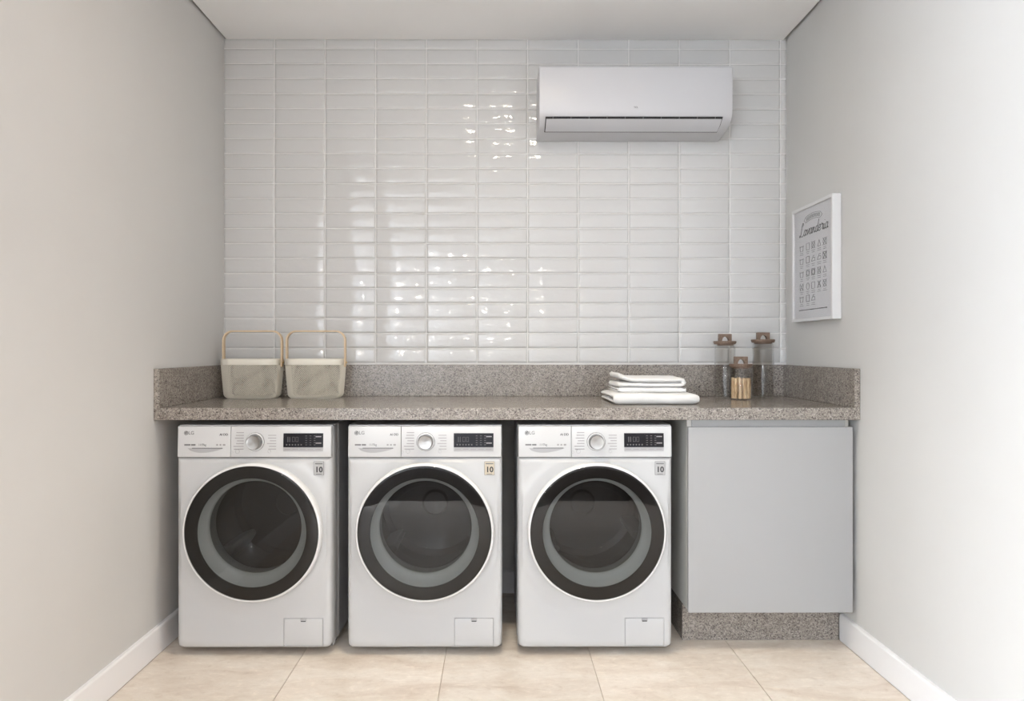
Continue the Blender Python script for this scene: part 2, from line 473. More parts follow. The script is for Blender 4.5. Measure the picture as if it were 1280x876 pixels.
def panelbox(x0, x1, z0, z1, d0, d1, bev=0):
    bm = boxbm(x0, x1, d0, d1, z0, z1, bev=bev)
    for v in bm.verts: v.co.y += yp(v.co.z)
    return bm
def washer():
    t = thing('washing_machine', 'x', 'washing machine')
    # body shell (open at the front), stepped side panels
    bm = bmesh.new()
    half = [(.304, .024), (.306, .035), (.306, .060), (.302, .066), (.302, .110), (.306, .118), (.306, .540), (.296, .585), (.28, .59)]
    path = [(-x, y) for x, y in half][::1]
    path = path+[(x, y) for x, y in half[::-1]]
    zs = [.030, .905]
    A = [bm.verts.new((x, y, zs[0])) for x, y in path]; B = [bm.verts.new((x, y, zs[1])) for x, y in path]
    for i in range(len(path)-1): bm.faces.new((A[i], A[i+1], B[i+1], B[i]))
    bm.faces.new(A); bm.faces.new(B[::-1])
    obj('body', bm, M_white, t)
    obj('base_tray', boxbm(-.296, .296, .09, .57, .012, .0295), M_dark, t)
    obj('top_lid', boxbm(-.304, .304, .022, .57, .9055, .9105, bev=.002), M_white, t)
    for sx in (-1, 1):
        for y in (.13, .53):
            obj('foot', lathe(bmesh.new(), [(0, 0), (.022, 0), (.022, .006), (.010, .012), (.010, .0118), (0, .0118)], 16, c=(sx*.25, y, 0)), M_foot, t)
    obj('front_panel', front_panel(), M_white, t, True, 50)
    # control panel: drawer on the left, fascia on the right
    def roundface(x0, x1, z0, z1, rl, rr):
        bm = bmesh.new(); box(bm, x0, x1, 0, .028, z0, z1)
        es = [e for e in bm.edges if min(v.co.y for v in e.verts) < 1e-6 and max(v.co.y for v in e.verts) < 1e-6]
        bmesh.ops.bevel(bm, geom=es, offset=.003, segments=3, affect='EDGES', profile=.5)
        for v in bm.verts: v.co.y += yp(v.co.z)
        return bm
    dr = obj('detergent_drawer', roundface(-.303, -.0942, .7848, .9065, 1, 0), M_white2, t, True)
    obj('fascia', roundface(-.0930, .303, .7848, .9065, 0, 1), M_white2, t, True)
    # drawer grip: flat crescent with dark edge, the hollow's shade put into their colour
    N = 16; top = [(-.262+.142*i/N, .8205) for i in range(N+1)]
    bot = [(-.262+.142*i/N, .8205-.0185*math.sin(PI*(i/N)**.75)**.8) for i in range(N, -1, -1)][1:-1]
    obj('drawer_grip', prism(bmesh.new(), [(x, z) for x, z in top+bot], yp(.81)-.0006, yp(.81)+.002), M_recess, dr)
    obj('grip_edge', panelbox(-.245, -.125, .8195, .8215, -.0012, .001), M_dkprint, dr)
    # printing on the drawer
    lg = obj('logo_disc', lathe(bmesh.new(), [(0, -.0006), (.0085, -.0006), (.0085, .001), (0, .001)], 24, 'Y', (-.270, yp(.880), .880)), M_grey, dr)
    ft = text_mesh('logo_letter', 'LG', .019, M_grey, dr, (-.2495, yp(.880)-.0005, .880), weight=.0002)
    fc = [(-.270+.0055*math.cos(a), yp(.88)-.0012, .880+.0055*math.sin(a)) for a in [PI*.5+1.6*PI*k/14 for k in range(15)]]
    lm = obj('logo_face', tube(bmesh.new(), fc+[(-.270+.002, yp(.88)-.0012, .880)], .0008, 5), M_white2, lg)
    text_mesh('lettering', 'AI DD', .0125, M_dkprint, dr, (-.121, yp(.873)-.0005, .8735), weight=.0002)
    text_mesh('lettering', '11/7kg', .0115, M_grey, dr, (-.205, yp(.834)-.0005, .8335), weight=.0001)
    for a, b_ in ((-.276, -.252), (-.249, -.232), (-.150, -.143), (-.137, -.130), (-.124, -.114)):
        obj('print_mark', panelbox(a, b_, .8305, .8365, -.0005, .001), M_lightprint if a > -.2 else M_grey, dr)
    # dial
    dl = obj('dial', lathe(bmesh.new(), [(.0355, .002), (.0355, -.006), (.0335, -.008), (.0300, -.008)], 48, 'Y', (.004, yp(.846), .846)), M_white2, t, True)
    obj('dial_groove', lathe(bmesh.new(), [(.0302, -.0078), (.0302, -.004), (.0285, -.004)], 48, 'Y', (.004, yp(.846), .846)), M_chromedk, dl, True)
    kn = obj('dial_knob', lathe(bmesh.new(), [(.0285, -.004), (.0280, -.026), (.0262, -.029), (.0240, -.0285), (.012, -.0275), (0, -.0272)], 48, 'Y'), M_knob, dl, True); kn.location = (.004, yp(.846), .846)
    obj('dial_rim', lathe(bmesh.new(), [(.0355, -.0045), (.0363, -.0045), (.0363, .001)], 48, 'Y', (.004, yp(.846), .846)), M_chromedk, dl, True)
    # programme lists
    rnd = random.Random(3)
    for k in range(7):
        z = .8815-.0108*k; L = rnd.uniform(.026, .040)
        obj('programme_mark', panelbox(-.042-L, -.042, z-.0016, z+.0016, -.0006, .001), M_lightprint, t)
        if k < 6:
            L = rnd.uniform(.024, .038); obj('programme_mark', panelbox(.086-L, .086, z-.0121, z-.0091, -.0006, .001), M_lightprint, t)
    for x, z, r in ((-.066, .8075, .0085), (-.088, .8045, .005), (.060, .8075, .0065)):
        obj('button', lathe(bmesh.new(), [(r*.86, -.0004), (r*.86, -.0014), (r, -.0014), (r, .001)], 20, 'Y', (x, yp(z), z)), M_recess, t, True)
    # display
    ds = obj('display', panelbox(.115, .272, .824, .879, -.0022, .004, bev=.0008), M_screen, t)
    for x0, x1, z0, z1 in ((.131, .1345, .845, .865), (.139, .1425, .845, .865), (.150, .160, .8455, .8645), (.164, .174, .8455, .8645)):
        bm = bmesh.new(); 
        for q in ((x0, x1, z0, z0+.0012), (x0, x1, z1-.0012, z1), (x0, x0+.0012, z0, z1), (x1-.0012, x1, z0, z1)):
            box(bm, q[0], q[1], -.0029, -.0021, q[2], q[3])
        for v in bm.verts: v.co.y += yp(v.co.z)
        obj('digit', bm, M_disp, ds)
    for r_ in range(5):
        for c_ in range(3):
            x = .202+c_*.0165; z = .8335+.0088*r_
            obj('display_mark', panelbox(x, x+.007, z-.0011, z+.0011, -.0029, -.002), M_disp, ds)
    for c_ in range(6):
        x = .126+c_*.0115; obj('display_mark', panelbox(x, x+.005, .8315, .8365, -.0029, -.002), M_disp, ds)
    for x, z in ((.243, .866), (.243, .8405)):
        obj('display_mark', panelbox(x, x+.022, z-.002, z+.002, -.0029, -.002), M_disp2, ds)
    obj('display_strip', panelbox(.1155, .2715, .808, .8235, -.0012, .003), M_recess, t)
    for k in range(5):
        obj('strip_mark', panelbox(.121+.030*k, .143+.030*k, .8145, .8175, -.0018, 0), M_lightprint, t)
    # sticker "10"
    st = obj('warranty_sticker', boxbm(.236, .276, -.0026, .0006, .7145, .7685, bev=.0006, seg=1), M_stick, t)
    obj('sticker_border', prism_frame(.236, .276, .7145, .7685, .0012, -.0031, -.0024), M_grey, st)
    text_mesh('lettering', '10', .030, M_dkprint, st, (.2565, -.0029, .7355), weight=.0010)
    obj('sticker_line', boxbm(.241, .271, -.0031, -.0024, .7575, .7620), M_grey, st)
    obj('sticker_line', boxbm(.245, .267, -.0031, -.0024, .7175, .7200), M_grey, st)
    # filter flap
    fp = obj('filter_flap', boxbm(.118, .272, -.0022, .002, .041, .149, bev=.004, seg=3), M_white, t, True)
    obj('flap_seam', prism_frame(.1165, .2735, .0395, .1505, .0014, -.0008, .001), M_recess, fp)
    obj('flap_catch', boxbm(.183, .207, -.0034, .0, .1375, .1505, bev=.002), M_recess, fp)
    obj('catch_slot', boxbm(.1855, .2045, -.0040, -.003, .1365, .1400), M_dkprint, fp)
    # door
    D = (0.003, 0, SC)
    rg = obj('door_ring', lathe(bmesh.new(), [(.250, -.004), (.2715, -.005), (.2725, -.020), (.2710, -.032), (.2675, -.0385), (.2635, -.0405), (.2615, -.0395), (.2610, -.034)], 112, 'Y', D), M_ring, t, True, 60)
    dg = obj('door_glass', lathe(bmesh.new(), [(.2612, -.0385), (.2597, -.0406), (.2575, -.0412), (.2545, -.04135), (.20, -.0414), (.12, -.0415), (.05, -.0416), (0, -.0416)], 112, 'Y', D), M_doorglass, t, True, 60)
    obj('black_border', lathe(bmesh.new(), [(.2612, -.0345), (.2135, -.0350), (.2125, -.033), (.2140, -.020)], 112, 'Y', D), M_black, t, True)
    bm = lathe(bmesh.new(), [(.2140, -.031), (.2110, -.024), (.206, -.016), (.199, -.009), (.190, -.003), (.1850, .000), (.1825, .006), (.187, .080)], 112, 'Y', D)
    for v in bm.verts:
        r = math.hypot(v.co.x-D[0], v.co.z-D[2]); v.co.z += .013*max(0, min(1, (.2140-r)/.030))
    obj('seal_and_flange', bm, M_sealflange, t, True, 60)
    D = (D[0], 0, SC+.013)
    obj('door_bowl', lathe(bmesh.new(), [(.1832, .010), (.180, .045), (.165, .078), (.135, .098), (.08, .108), (0, .110)], 72, 'Y', D), M_bowl, t, True, 60)
    bm = bmesh.new(); lathe(bm, [(.186, .080), (.235, .085), (.238, .095), (.238, .40), (.215, .425), (.06, .43), (.05, .415), (0, .413)], 72, 'Y', D)
    dm = obj('drum', bm, M_drum, t, True, 40)
    for k in range(3):
        a = PI/2+.35+2*PI*k/3; bm = bmesh.new()
        prism(bm, [(-.03, .236), (-.014, .185), (-.008, .178), (.008, .178), (.014, .185), (.03, .236)], .13, .38)
        bmesh.ops.rotate(bm, verts=bm.verts, cent=(0, 0, 0), matrix=Matrix.Rotation(a, 3, 'Y'))
        bmesh.ops.translate(bm, verts=bm.verts, vec=D)
        obj('drum_paddle', bm, M_recess, dm)
    return t
def prism_frame(x0, x1, z0, z1, w, y0, y1):
    bm = bmesh.new()
    for q in ((x0, x1, z0, z0+w), (x0, x1, z1-w, z1), (x0, x0+w, z0+w, z1-w), (x1-w, x1, z0+w, z1-w)): box(bm, q[0], q[1], y0, y1, q[2], q[3])
    return bm
w0 = washer()
GW = 'front-loading washing machines under the worktop'
wl = [(.3995, 'white front-loading washing machine nearest the left wall'),
      (1.0728, 'white front-loading washing machine in the middle of three, with gold sticker'),
      (1.7465, 'white front-loading washing machine beside the grey base cabinet')]
ws = [w0, copy_tree(w0), copy_tree(w0)]
for t, (x, lab) in zip(ws, wl):
    t.location = (x, -.685, 0); tag(t, lab, 'washing machine', GW)
for ch in ws[1].children:                 # the middle machine carries a gold sticker
    if ch.name.startswith('warranty_sticker'):
        ch.data = ch.data.copy(); ch.data.materials[0] = M_gold

# ------------------------------------------------------------------ air conditioner
ax0, ax1 = 1.5543, 2.4557
ac = thing('air_conditioner', 'white split air conditioner mounted high on the tiled wall', 'air conditioner', ((ax0+ax1)/2, 0, 2.24))
hw = (ax1-ax0)/2
def arc(cx, cy, r, a0, a1, n): return [(cx+r*math.cos(a0+(a1-a0)*k/n), cy+r*math.sin(a0+(a1-a0)*k/n)) for k in range(n+1)]
# side profile (y, z) in local coords, z0 = 2.24
prof = [(-.0075, .003), (-.030, .0015), (-.140, .012)]
low = [(-.140, .012), (-.180, .026), (-.206, .043), (-.219, .062), (-.224, .085)]
top = [(-.224, .270), (-.221, .284), (-.212, .291), (-.196, .2925), (-.0075, .2925)]
P = prof[:2]+low+top
bm = bmesh.new(); prism(bm, P, -hw, hw, 'YZ')
es = [e for e in bm.edges if abs(abs(e.verts[0].co.x)-hw) < 1e-5 and abs(e.verts[0].co.x-e.verts[1].co.x) < 1e-6 and min(e.verts[0].co.y, e.verts[1].co.y) < -.02]
bmesh.ops.bevel(bm, geom=es, offset=.006, segments=3, affect='EDGES', profile=.5)
obj('casing', bm, M_ac, ac, True, 30)
def acx(u): return u-(ax0+ax1)/2
lx0, lx1 = acx(1.584), acx(2.410)
# air outlet: dark slot frame and the closed flap lying in it
def quad_strip(yz, x0, x1, th):
    poly = [(y, z) for y, z in yz]; n = len(poly)
    off = []
    for i in range(n):
        a = Vector(poly[max(i-1, 0)]); b_ = Vector(poly[min(i+1, n-1)]); d = (b_-a).normalized(); off.append((poly[i][0]-d.y*th, poly[i][1]+d.x*th))
    return prism(bmesh.new(), poly+off[::-1], x0, x1, 'YZ')
def follow(t):                             # point on the lower curve, t 0..1 from top to bottom
    L = [(-.2215, .050+.022), (-.2085, .0445), (-.182, .0255), (-.1415, .0115), (-.132, .0105)]
    k = t*(len(L)-1); i = min(int(k), len(L)-2); f = k-i
    return (L[i][0]*(1-f)+L[i+1][0]*f, L[i][1]*(1-f)+L[i+1][1]*f)
slot = [(-.2205, .0510), (-.2085, .0415), (-.182, .0235), (-.1345, .0080)]
obj('outlet_slot', quad_strip(slot, lx0, lx1, .004), M_acdark, ac)
flap = [(-.2148, .0435), (-.2095, .0395), (-.1825, .0210), (-.1445, .0072)]
obj('outlet_flap', quad_strip(flap, lx0+.004, lx1-.003, .004), M_ac, ac, True, 40)
for k in range(10):
    x = lx0+.035+k*(lx1-lx0-.07)/9
    obj('guide_vane', boxbm(x-.0012, x+.0012, -.2222, -.2140, .0445, .0530), M_grey, ac)
text_mesh('lettering', 'TCL', .011, M_grey, ac, (acx(2.004), -.2243, .095), weight=.0002)

# ------------------------------------------------------------------ twin recessed ceiling spot in front of the worktop
dn = thing('twin_downlight', 'white twin recessed ceiling spotlight above the floor in front of washers', 'downlight', (1.385, -1.27, H))
bm = bmesh.new()
for q in ((-.19, .19, -.095, -.075), (-.19, .19, .075, .095), (-.19, -.17, -.075, .075), (.17, .19, -.075, .075), (-.02, .02, -.075, .075)):
    box(bm, q[0], q[1], q[2], q[3], -.006, 0)
obj('trim_frame', bm, M_frame, dn)
M_lamp = emit('lamp_face', (1.0, .88, .72), 150)
for sx in (-1, 1):
    lp = obj('lamp', lathe(bmesh.new(), [(0, -.002), (.045, -.002), (.050, -.0005), (0, -.0005)], 24, c=(sx*.095, 0, 0)), M_lamp, dn)
    l = bpy.data.lights.new('spot', 'SPOT'); l.energy = 40; l.color = (1.0, .90, .72); l.spot_size = math.radians(100); l.spot_blend = .95; l.shadow_soft_size = .03
    lo = bpy.data.objects.new('spot', l); link(lo, dn); lo.location = (sx*.095, 0, -.02)

# ------------------------------------------------------------------ invented globes behind the camera, added for glints on the tiles
M_globe = emit('added_globe_glow', (1.0, .93, .82), 130)
def pendant(x, z):
    t = thing('added_pendant', 'added unseen globe light for glints on the wall tiles', 'lamp', (x, -5.5, H), 0, 'added glint globes')
    obj('ceiling_rose', lathe(bmesh.new(), [(0, 0), (.05, 0), (.05, -.012), (.012, -.025), (0, -.025)], 20), M_dark, t, True)
    obj('cord', tube(bmesh.new(), [(0, 0, -.02), (0, 0, z-H+.08)], .003, 6), M_dark, t)
    obj('globe', lathe(bmesh.new(), [(0, z-H-.06)]+[(.06*math.sin(a), z-H-.06*math.cos(a)) for a in [PI*k/12 for k in range(1, 12)]]+[(0, z-H+.06)], 20), M_globe, t, True)
    obj('cap', lathe(bmesh.new(), [(.018, z-H+.055), (.018, z-H+.085), (0, z-H+.088)], 14), M_dark, t, True)
for x in (-.85, -.05, .72, 1.60): pendant(x, 1.66)

# ------------------------------------------------------------------ picture on the right wall
PY0, PY1, PZ0, PZ1 = -.538, -.153, 1.338, 1.864      # near, far
pf = thing('framed_print', 'white framed laundry care print hanging on the right wall', 'picture', (W, (PY0+PY1)/2, PZ0))
pcy = (PY0+PY1)/2; TH = .040
def pb(x0, x1, y0, y1, z0, z1, bev=.0015): return boxbm(x0-W, x1-W, y0-pcy, y1-pcy, z0-PZ0, z1-PZ0, bev=bev, seg=1)
fw = .014
obj('frame_rail', pb(W-TH, W-.002, PY0, PY0+fw, PZ0, PZ1), M_frame, pf)
obj('frame_rail', pb(W-TH, W-.002, PY1-fw, PY1, PZ0, PZ1), M_frame, pf)
obj('frame_rail', pb(W-TH, W-.002, PY0+fw, PY1-fw, PZ1-fw, PZ1), M_frame, pf)
obj('frame_rail', pb(W-TH, W-.002, PY0+fw, PY1-fw, PZ0, PZ0+fw), M_frame, pf)
pp = obj('paper', pb(W-TH+.009, W-.006, PY0+fw, PY1-fw, PZ0+fw, PZ1-fw, 0), M_paper, pf)
PX = -TH+.0088
def stroke(pts, r, mat, name, par=pp):
    """pts in (s, z): s metres from the far edge towards the viewer, z absolute"""
    bm = bmesh.new()
    V = [Vector((PX, PY1-s-pcy, z-PZ0)) for s, z in pts]
    return obj(name, tube(bm, V, r, 4), mat, par)
def curve_pts(ctrl, n=6):
    out = []; P_ = [Vector(c) for c in ctrl]; m = len(P_)
    for i in range(m-1):
        p0, p1, p2, p3 = P_[max(i-1, 0)], P_[i], P_[i+1], P_[min(i+2, m-1)]
        for k in range(n):
            t = k/n
            out.append(tuple(.5*((2*p1)+(-p0+p2)*t+(2*p0-5*p1+4*p2-p3)*t*t+(-p0+3*p1-3*p2+p3)*t*t*t)))
    out.append(tuple(P_[-1])); return out
# handwritten "Lavanderia": glyphs in a unit box (x height 1), slanted
G = {
 'L': (1.5, [[(.9, 1.75), (1.05, 2.1), (.8, 2.25), (.6, 1.9), (.5, 1.0), (.35, .2), (.05, .0), (-.1, .15), (.1, .3), (.6, .05), (1.1, .0), (1.5, .35)]]),
 'a': (1.05, [[(.75, .8), (.45, 1.0), (.12, .7), (.1, .25), (.35, .0), (.65, .3), (.8, .95), (.75, .3), (.85, .05), (1.05, .2)]]),
 'v': (.95, [[(.0, .7), (.15, .95), (.28, .5), (.4, .05), (.65, .5), (.8, 1.0), (.95, .85)]]),
 'n': (1.1, [[(.05, .9), (.15, .9), (.15, .0), (.25, .55), (.5, .95), (.68, .8), (.68, .25), (.85, .03), (1.1, .25)]]),
 'd': (1.1, [[(.75, .8), (.45, 1.0), (.12, .7), (.1, .25), (.35, .0), (.65, .3), (.9, 2.0), (.75, .4), (.88, .05), (1.1, .25)]]),
 'e': (.90, [[(.05, .45), (.45, .50), (.68, .80), (.42, 1.05), (.12, .70), (.12, .22), (.42, .0), (.90, .35)]]),
 'r': (.85, [[(.05, .85), (.2, 1.1), (.3, .9), (.6, .9), (.5, .4), (.6, .05), (.85, .25)]]),
 'i': (.5, [[(.1, .9), (.1, .2), (.25, .0), (.5, .25)], [(.2, 1.4), (.22, 1.46)]]),
}
word = 'Lavanderia'; tot = sum(G[c][0] for c in word); s0, s1 = .066, .332; k = (s1-s0)/tot; zb0 = 1.7300; cur = 0
for ch in word:
    adv, st_ = G[ch]
    for st in st_:
        pts = curve_pts(st, 5)
        stroke([(s0+(cur+px+py*.22)*k, zb0+py*k*1.0) for px, py in pts], .0021, M_ink, 'letter_stroke')
    cur += adv
# small pennant banner above the title
def zarch(s): return 1.800+.008*math.cos((s-.195)/.07*PI/2)
ss = [.128+.134*i/16 for i in range(17)]
stroke([(s, zarch(s)+.013) for s in ss], .0013, M_ink2, 'banner_line'); stroke([(s, zarch(s)-.013) for s in ss], .0013, M_ink2, 'banner_line')
for i in range(0, 16):
    s = .134+.0082*i; z = zarch(s); h = .008
    stroke([(s, z-h), (s+.001, z+h)] if i % 3 else [(s-.002, z+h), (s+.003, z), (s-.002, z-h)], .0014, M_ink2, 'banner_mark')
stroke([(.128, zarch(.128)+.013), (.110, zarch(.128)-.002), (.128, zarch(.128)-.013)], .0013, M_ink2, 'banner_line')
stroke([(.262, zarch(.262)+.013), (.280, zarch(.262)-.002), (.262, zarch(.262)-.013)], .0013, M_ink2, 'banner_line')
# laundry care symbols
def sym(kind, cx, cz, r, mat):
    n = 14; circ = [(cx+r*math.cos(2*PI*i/n), cz+r*math.sin(2*PI*i/n)) for i in range(n+1)]
    sq = [(cx-r, cz-r), (cx+r, cz-r), (cx+r, cz+r), (cx-r, cz+r), (cx-r, cz-r)]
    tub = [(cx-r*1.2, cz+r*.8), (cx-r*.9, cz-r), (cx+r*.9, cz-r), (cx+r*1.2, cz+r*.8)]
    tri = [(cx-r, cz-r*.9), (cx+r, cz-r*.9), (cx, cz+r), (cx-r, cz-r*.9)]
    iron = [(cx-r*1.2, cz-r*.8), (cx+r*1.1, cz-r*.8), (cx+r*1.0, cz+r*.2), (cx-r*.5, cz+r*.2), (cx-r*1.2, cz-r*.8)]
    X = [[(cx-r*1.1, cz-r*1.1), (cx+r*1.1, cz+r*1.1)], [(cx-r*1.1, cz+r*1.1), (cx+r*1.1, cz-r*1.1)]]
    S = {'circle': [circ], 'square': [sq], 'tub': [tub, [(cx-r*.9, cz+r*.4), (cx-r*.3, cz+r*.6), (cx+r*.3, cz+r*.4), (cx+r*.9, cz+r*.6)]], 'tri': [tri],
         'iron': [iron, [(cx-r*.3, cz+r*.2), (cx-r*.1, cz+r*.8), (cx+r*.9, cz+r*.8)]], 'sqcirc': [sq, [(cx+(a-cx)*.8, cz+(b-cz)*.8) for a, b in circ]],
         'circx': [circ]+X, 'trix': [tri]+X, 'tubx': [tub]+X, 'sqx': [sq]+X}[kind]
    bm = bmesh.new()
    for s_ in S: tube(bm, [Vector((PX, PY1-s-pcy, z-PZ0)) for s, z in s_], .0016, 4)
    obj('care_symbol', bm, mat, pp)
kinds = ['tub', 'square', 'circx', 'tri', 'circx', 'tub', 'square', 'iron', 'iron', 'sqx', 'tub', 'sqcirc', 'sqcirc', 'circx', 'tri', 'tubx', 'circle', 'square', 'trix', 'circx', 'tub', 'square', 'iron', 'circle', 'sqx']
cols = [.086, .147, .199, .253, .303]; rows = [1.677, 1.617, 1.557, 1.497, 1.442]
i = 0
for r_ in range(5):
    for c_ in range(5):
        if r_ == 4 and c_ > 2: continue
        sym(kinds[i], cols[c_], rows[r_], .0145, M_ink if (r_*c_) % 3 == 1 else M_ink2)
        for q in range(2):
            wd = random.uniform(.010, .018)
            stroke([(cols[c_]-wd, rows[r_]-.0235-.008*q), (cols[c_]+wd, rows[r_]-.0235-.008*q)], .0014, M_ink2, 'caption_mark')
        i += 1
s = .062
while s < .325:
    wd = random.uniform(.008, .022)
    stroke([(s, 1.3905), (min(s+wd, .33), 1.3905)], .0028, M_ink if random.random() < .6 else M_ink2, 'footer_mark'); s += wd+.005
obj('picture_glass', pb(W-TH+.0050, W-TH+.0065, PY0+fw, PY1-fw, PZ0+fw, PZ1-fw, 0), M_picglass, pf)

# ------------------------------------------------------------------ baskets
def basket(name, label, loc, rotz):
    t = thing(name, label, 'basket', loc, rotz, 'mesh baskets on the worktop')
    HX, HY_, Rr = .134, .096, .062; n = 176; rows_ = 34; zt = .162
    def outline(hx, hy, r, n):
        # evenly spaced along a rounded rectangle
        segs = []; per = 4*(hx-r)+4*(hy-r)+2*PI*r; out = []
        for i in range(n):
            d = per*i/n
            for (L, fn) in ((2*(hy-r), lambda q: (hx, -(hy-r)+q)), (PI*r/2, lambda q: (hx-r+r*math.cos(q/r), hy-r+r*math.sin(q/r))),
                            (2*(hx-r), lambda q: (hx-r-q, hy)), (PI*r/2, lambda q: (-(hx-r)-r*math.sin(q/r), hy-r+r*math.cos(q/r))),
                            (2*(hy-r), lambda q: (-hx, hy-r-q)), (PI*r/2, lambda q: (-(hx-r)-r*math.cos(q/r), -(hy-r)-r*math.sin(q/r))),
                            (2*(hx-r), lambda q: (-(hx-r)+q, -hy)), (PI*r/2+1e-6, lambda q: (hx-r+r*math.sin(q/r), -(hy-r)-r*math.cos(q/r)))):
                if d <= L: out.append(fn(d)); break
                d -= L
        return out
    def inset(z):
        b = 0
        if z < .022: q = 1-z/.022; b = .020*(1-math.sqrt(max(0, 1-q*q)))
        return b+.012*(1-z/zt)
    bm = bmesh.new(); G_ = {}
    for j in range(rows_+1):
        z = .003+(zt-.006)*j/rows_; e = inset(z); o_ = outline(HX-e, HY_-e, Rr-e*.5, n)
        for i in range(n):
            if (i+j) % 2 == 0: G_[i, j] = bm.verts.new((o_[i][0], o_[i][1], z))
    for j in range(rows_+1):
        for i in range(n):
            if (i+j) % 2 == 1:
                q = [G_.get(((i-1) % n, j)), G_.get((i, j-1)), G_.get(((i+1) % n, j)), G_.get((i, j+1))]
                if all(q): bm.faces.new(q)
                elif sum(x is not None for x in q) == 3: bm.faces.new([x for x in q if x])
    o = obj('mesh_wall', bm, M_basket, t)
    wf = o.modifiers.new('wire', 'WIREFRAME'); wf.thickness = .0026; wf.use_replace = True; wf.use_even_offset = False
    # rim band with rolled edge
    bm = bmesh.new(); LV = []
    for e, z in ((0.001, .158), (-.0012, .158), (-.0018, .162), (-.0018, .181), (-.0005, .185), (.002, .186), (.003, .183), (.003, .160), (.001, .158)):
        LV.append([bm.verts.new((x, y, z)) for x, y in outline(HX-e, HY_-e, Rr-e, 96)])
    for A, B in zip(LV, LV[1:]):
        for i in range(96): bm.faces.new((A[i], A[(i+1) % 96], B[(i+1) % 96], B[i]))
    obj('rim', bm, M_basket, t, True, 40)
    e = inset(.003)+.001
    bm = bmesh.new(); prism(bm, outline(HX-e, HY_-e, Rr-e*.5, 64), .0, .004, 'XY'); obj('base_plate', bm, M_basket, t)
    # bent wood handle: a band 18 mm deep standing over the middle
    hw_, hz, r = .1395, .318, .045
    pts = [(hw_, .150), (hw_, hz-r)]+[(hw_-r+r*math.cos(a), hz-r+r*math.sin(a)) for a in [PI/2*q/8 for q in range(1, 9)]]
    pts = pts+[(-x, z) for x, z in pts[::-1]]
    bm = bmesh.new(); prism(bm, ribbon(pts, .0070), -.011, .011, 'XZ')
    obj('handle', bm, M_bent, t, True, 40)
    for s in (-1, 1):
        bm = bmesh.new(); lathe(bm, [(0, -.0045), (.005, -.0045), (.005, .0045), (.003, .006), (0, .006)], 14, 'X', (s*.142, 0, .168)); obj('pivot_rivet', bm, M_jarglassrim, t, True)
    return t
b0 = basket('mesh_basket', 'cream mesh basket with bent wood handle nearest the left wall', (.188, -.123, Z1+.0005), 0)
b1 = copy_tree(b0); b1.location = (.491, -.123, Z1+.0005); b1['label'] = 'cream mesh basket with bent wood handle, right one of the pair'

# ------------------------------------------------------------------ towels
def towel(name, label, poly, a0, a1, plane, loc, rot=0, seed=0, cuts=14, amp=.004):
    """folded cloth: a band polygon extruded, with softened ends and gentle sag"""
    bm = bmesh.new()
    n = len(poly); rings = []
    steps = [0, .004, .012, .024]; L = a1-a0
    ts = steps+[.024+(L-.048)*k/cuts for k in range(1, cuts)]+[L-s for s in steps[::-1]]
    cxm = sum(p[0] for p in poly)/n
    for s_ in ts:
        e = min(s_, L-s_); shr = 0 if e >= .024 else .0085*(1-e/.024)**2
        ring = []
        for i, p in enumerate(poly):
            pa = Vector(poly[i-1]); pb_ = Vector(poly[(i+1) % n]); d = (pb_-pa)
            d = d.normalized() if d.length > 1e-9 else Vector((1, 0)); nn = Vector((d.y, -d.x))
            q = Vector(p)-nn*shr
            v = {'XZ': (q.x, a0+s_, q.y), 'YZ': (a0+s_, q.x, q.y)}[plane]
            ring.append(bm.verts.new(v))
        rings.append(ring)
    for A, B in zip(rings, rings[1:]):
        for i in range(n): bm.faces.new((A[i], A[(i+1) % n], B[(i+1) % n], B[i]))
    bm.faces.new(rings[0]); bm.faces.new(rings[-1])
    for v in bm.verts:
        nv = noise.noise(Vector((v.co.x*11+seed*7, v.co.y*11, v.co.z*14+seed)))
        n2 = noise.noise(Vector((v.co.x*40+seed*3, v.co.y*40, v.co.z*40)))
        f = min(1, max(0, v.co.z/.012)); v.co.z += (nv*amp+n2*amp*.3)*f
        v.co.x += nv*amp*.8; v.co.y += n2*amp*.5
        v.co.z = max(v.co.z, .0004)
    o = obj(name, bm, M_terry, None, True, 80); o.location = loc; o.rotation_euler = (0, 0, rot)
    return tag(o, label, 'towel', 'folded white towels')
# lower towel: folded over at the front, extruded across
def fold_profile(d, th, zc0, front, back, nseg=6):
    r = th/2+.0006
    low = [(back, r*.98), (back*.6+front*.4, r*.98), (front+2*r, r*.98)]
    cx_, cz_ = front+2*r-.000, 2*r
    bend = [(cx_-r*math.sin(a)*1.0, cz_-r*math.cos(a)) for a in [PI*k/nseg for k in range(1, nseg)]]
    up = [(front+2*r, 3*r), (back*.6+front*.4, 3*r), (back, 3*r)]
    return ribbon(low+bend+up, th)
towel('folded_towel', 'largest white folded towel at the bottom of the stack', fold_profile(.34, .0215, 0, -.165, .165), -.180, .180, 'YZ', (2.026, -.377, Z1+.0006), 0, 1)
towel('folded_towel', 'thin white folded towel in the middle of the stack', fold_profile(.3, .0100, 0, -.125, .125), -.147, .147, 'YZ', (2.024, -.335, Z1+.0455), 0, 5, amp=.0022)
pts = [(-.140, .0125), (0, .0125), (.128, .0125), (.139, .016), (.143, .0235), (.139, .031), (.126, .0345), (0, .0345), (-.085, .0355), (-.110, .041), (-.128, .049), (-.137, .0525)]
towel('folded_towel', 'white folded towel with curled-up corner on top of the stack', ribbon(pts, .0215), -.125, .115, 'XZ', (2.024, -.335, Z1+.0660), 0, 9, amp=.003)

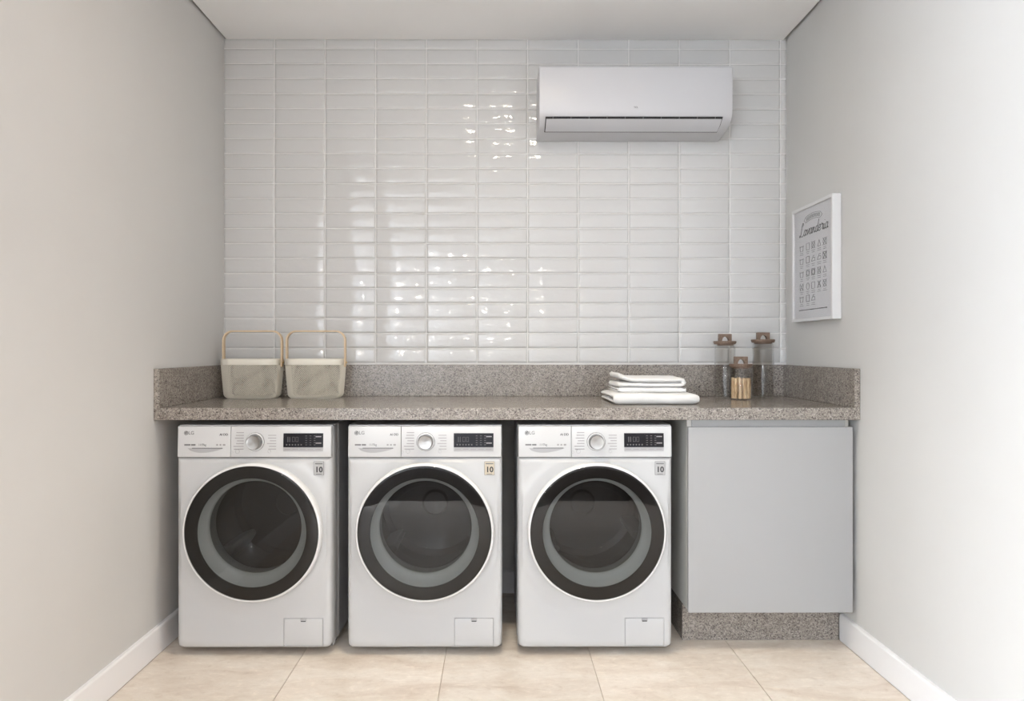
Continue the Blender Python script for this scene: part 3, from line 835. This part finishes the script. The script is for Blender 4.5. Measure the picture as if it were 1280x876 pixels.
# ------------------------------------------------------------------ jars
def jar(name, label, x, y, R, h, lid_w):
    t = thing(name, label, 'jar', (x, y, Z1+.0006), 0, 'glass jars with brown lids')
    prof = [(0, 0), (R-.004, 0), (R-.001, .002), (R, .006), (R, h-.018), (R-.004, h-.008), (R-.006, h), (R-.008, h), (R-.0065, h-.010), (R-.0030, h-.020), (R-.003, .008), (R-.006, .005), (0, .005)]
    obj('glass_body', lathe(bmesh.new(), prof, 48), M_jar, t, True, 30)
    ld = obj('lid', lathe(bmesh.new(), [(0, h-.006), (R-.0095, h-.006), (R-.0095, h+.0004), (lid_w-.004, h+.0004), (lid_w, h+.009), (lid_w, h+.0145), (lid_w-.002, h+.016), (0, h+.016)], 48), M_walnut, t, True, 30)
    hw_, hh, r = .0305, .034, .0160
    out = [(-hw_, 0), (-r, 0)]+[(-r*math.cos(a), r*1.35*math.sin(a)) for a in [PI*q/12 for q in range(1, 12)]]+[(r, 0), (hw_, 0), (hw_, hh-.002), (hw_-.002, hh), (-hw_+.002, hh), (-hw_, hh-.002)]
    bm = bmesh.new(); prism(bm, [(p[0], p[1]+h+.0158) for p in out], -.008, .008, 'XZ'); obj('lid_handle', bm, M_walnut, ld)
    return t
jar('glass_jar', 'tall empty glass jar with wood lid, left of the three', 2.449, -.133, .048, .2545, .0525)
jar('glass_jar', 'tall empty glass jar with dark wood lid nearest the right wall', 2.651, -.085, .050, .2630, .0550)
jf = jar('glass_jar', 'short glass jar filled with pale wood sticks', 2.4835, -.246, .050, .148, .0520)
rnd = random.Random(11); k = 0
def stick_mesh(seed, r, L):
    rn = random.Random(seed); bm = bmesh.new(); n = 9; rings = []
    for j in range(7):
        z = L*j/6; ring = []
        for i in range(n):
            a = 2*PI*i/n; q = r*(1+.16*noise.noise(Vector((math.cos(a)*2+seed, math.sin(a)*2, z*30))))*(0.93 if j in (0, 6) else 1)
            ring.append(bm.verts.new((q*math.cos(a)+.001*math.sin(z*40+seed), q*math.sin(a), z)))
        rings.append(ring)
    for A, B in zip(rings, rings[1:]):
        for i in range(n): bm.faces.new((A[i], A[(i+1) % n], B[(i+1) % n], B[i]))
    bm.faces.new(rings[0]); bm.faces.new(rings[-1]); return mesh('wood_stick', bm, M_stickwood, True, 50)
for ring_r, cnt, rr in ((.0350, 11, .0090), (.0135, 4, .0088)):
    for q in range(cnt):
        a = 2*PI*q/cnt+.3
        o = link(bpy.data.objects.new('wood_stick', stick_mesh(k, rr*rnd.uniform(.92, 1.0), .091+rnd.uniform(-.003, .004))))
        o.location = (2.4835+ring_r*math.cos(a), -.246+ring_r*math.sin(a), Z1+.0062); o.rotation_euler = (0, 0, rnd.uniform(0, 6))
        tag(o, 'pale wood stick standing inside the short glass jar', 'stick', 'wood sticks in the short jar'); k += 1
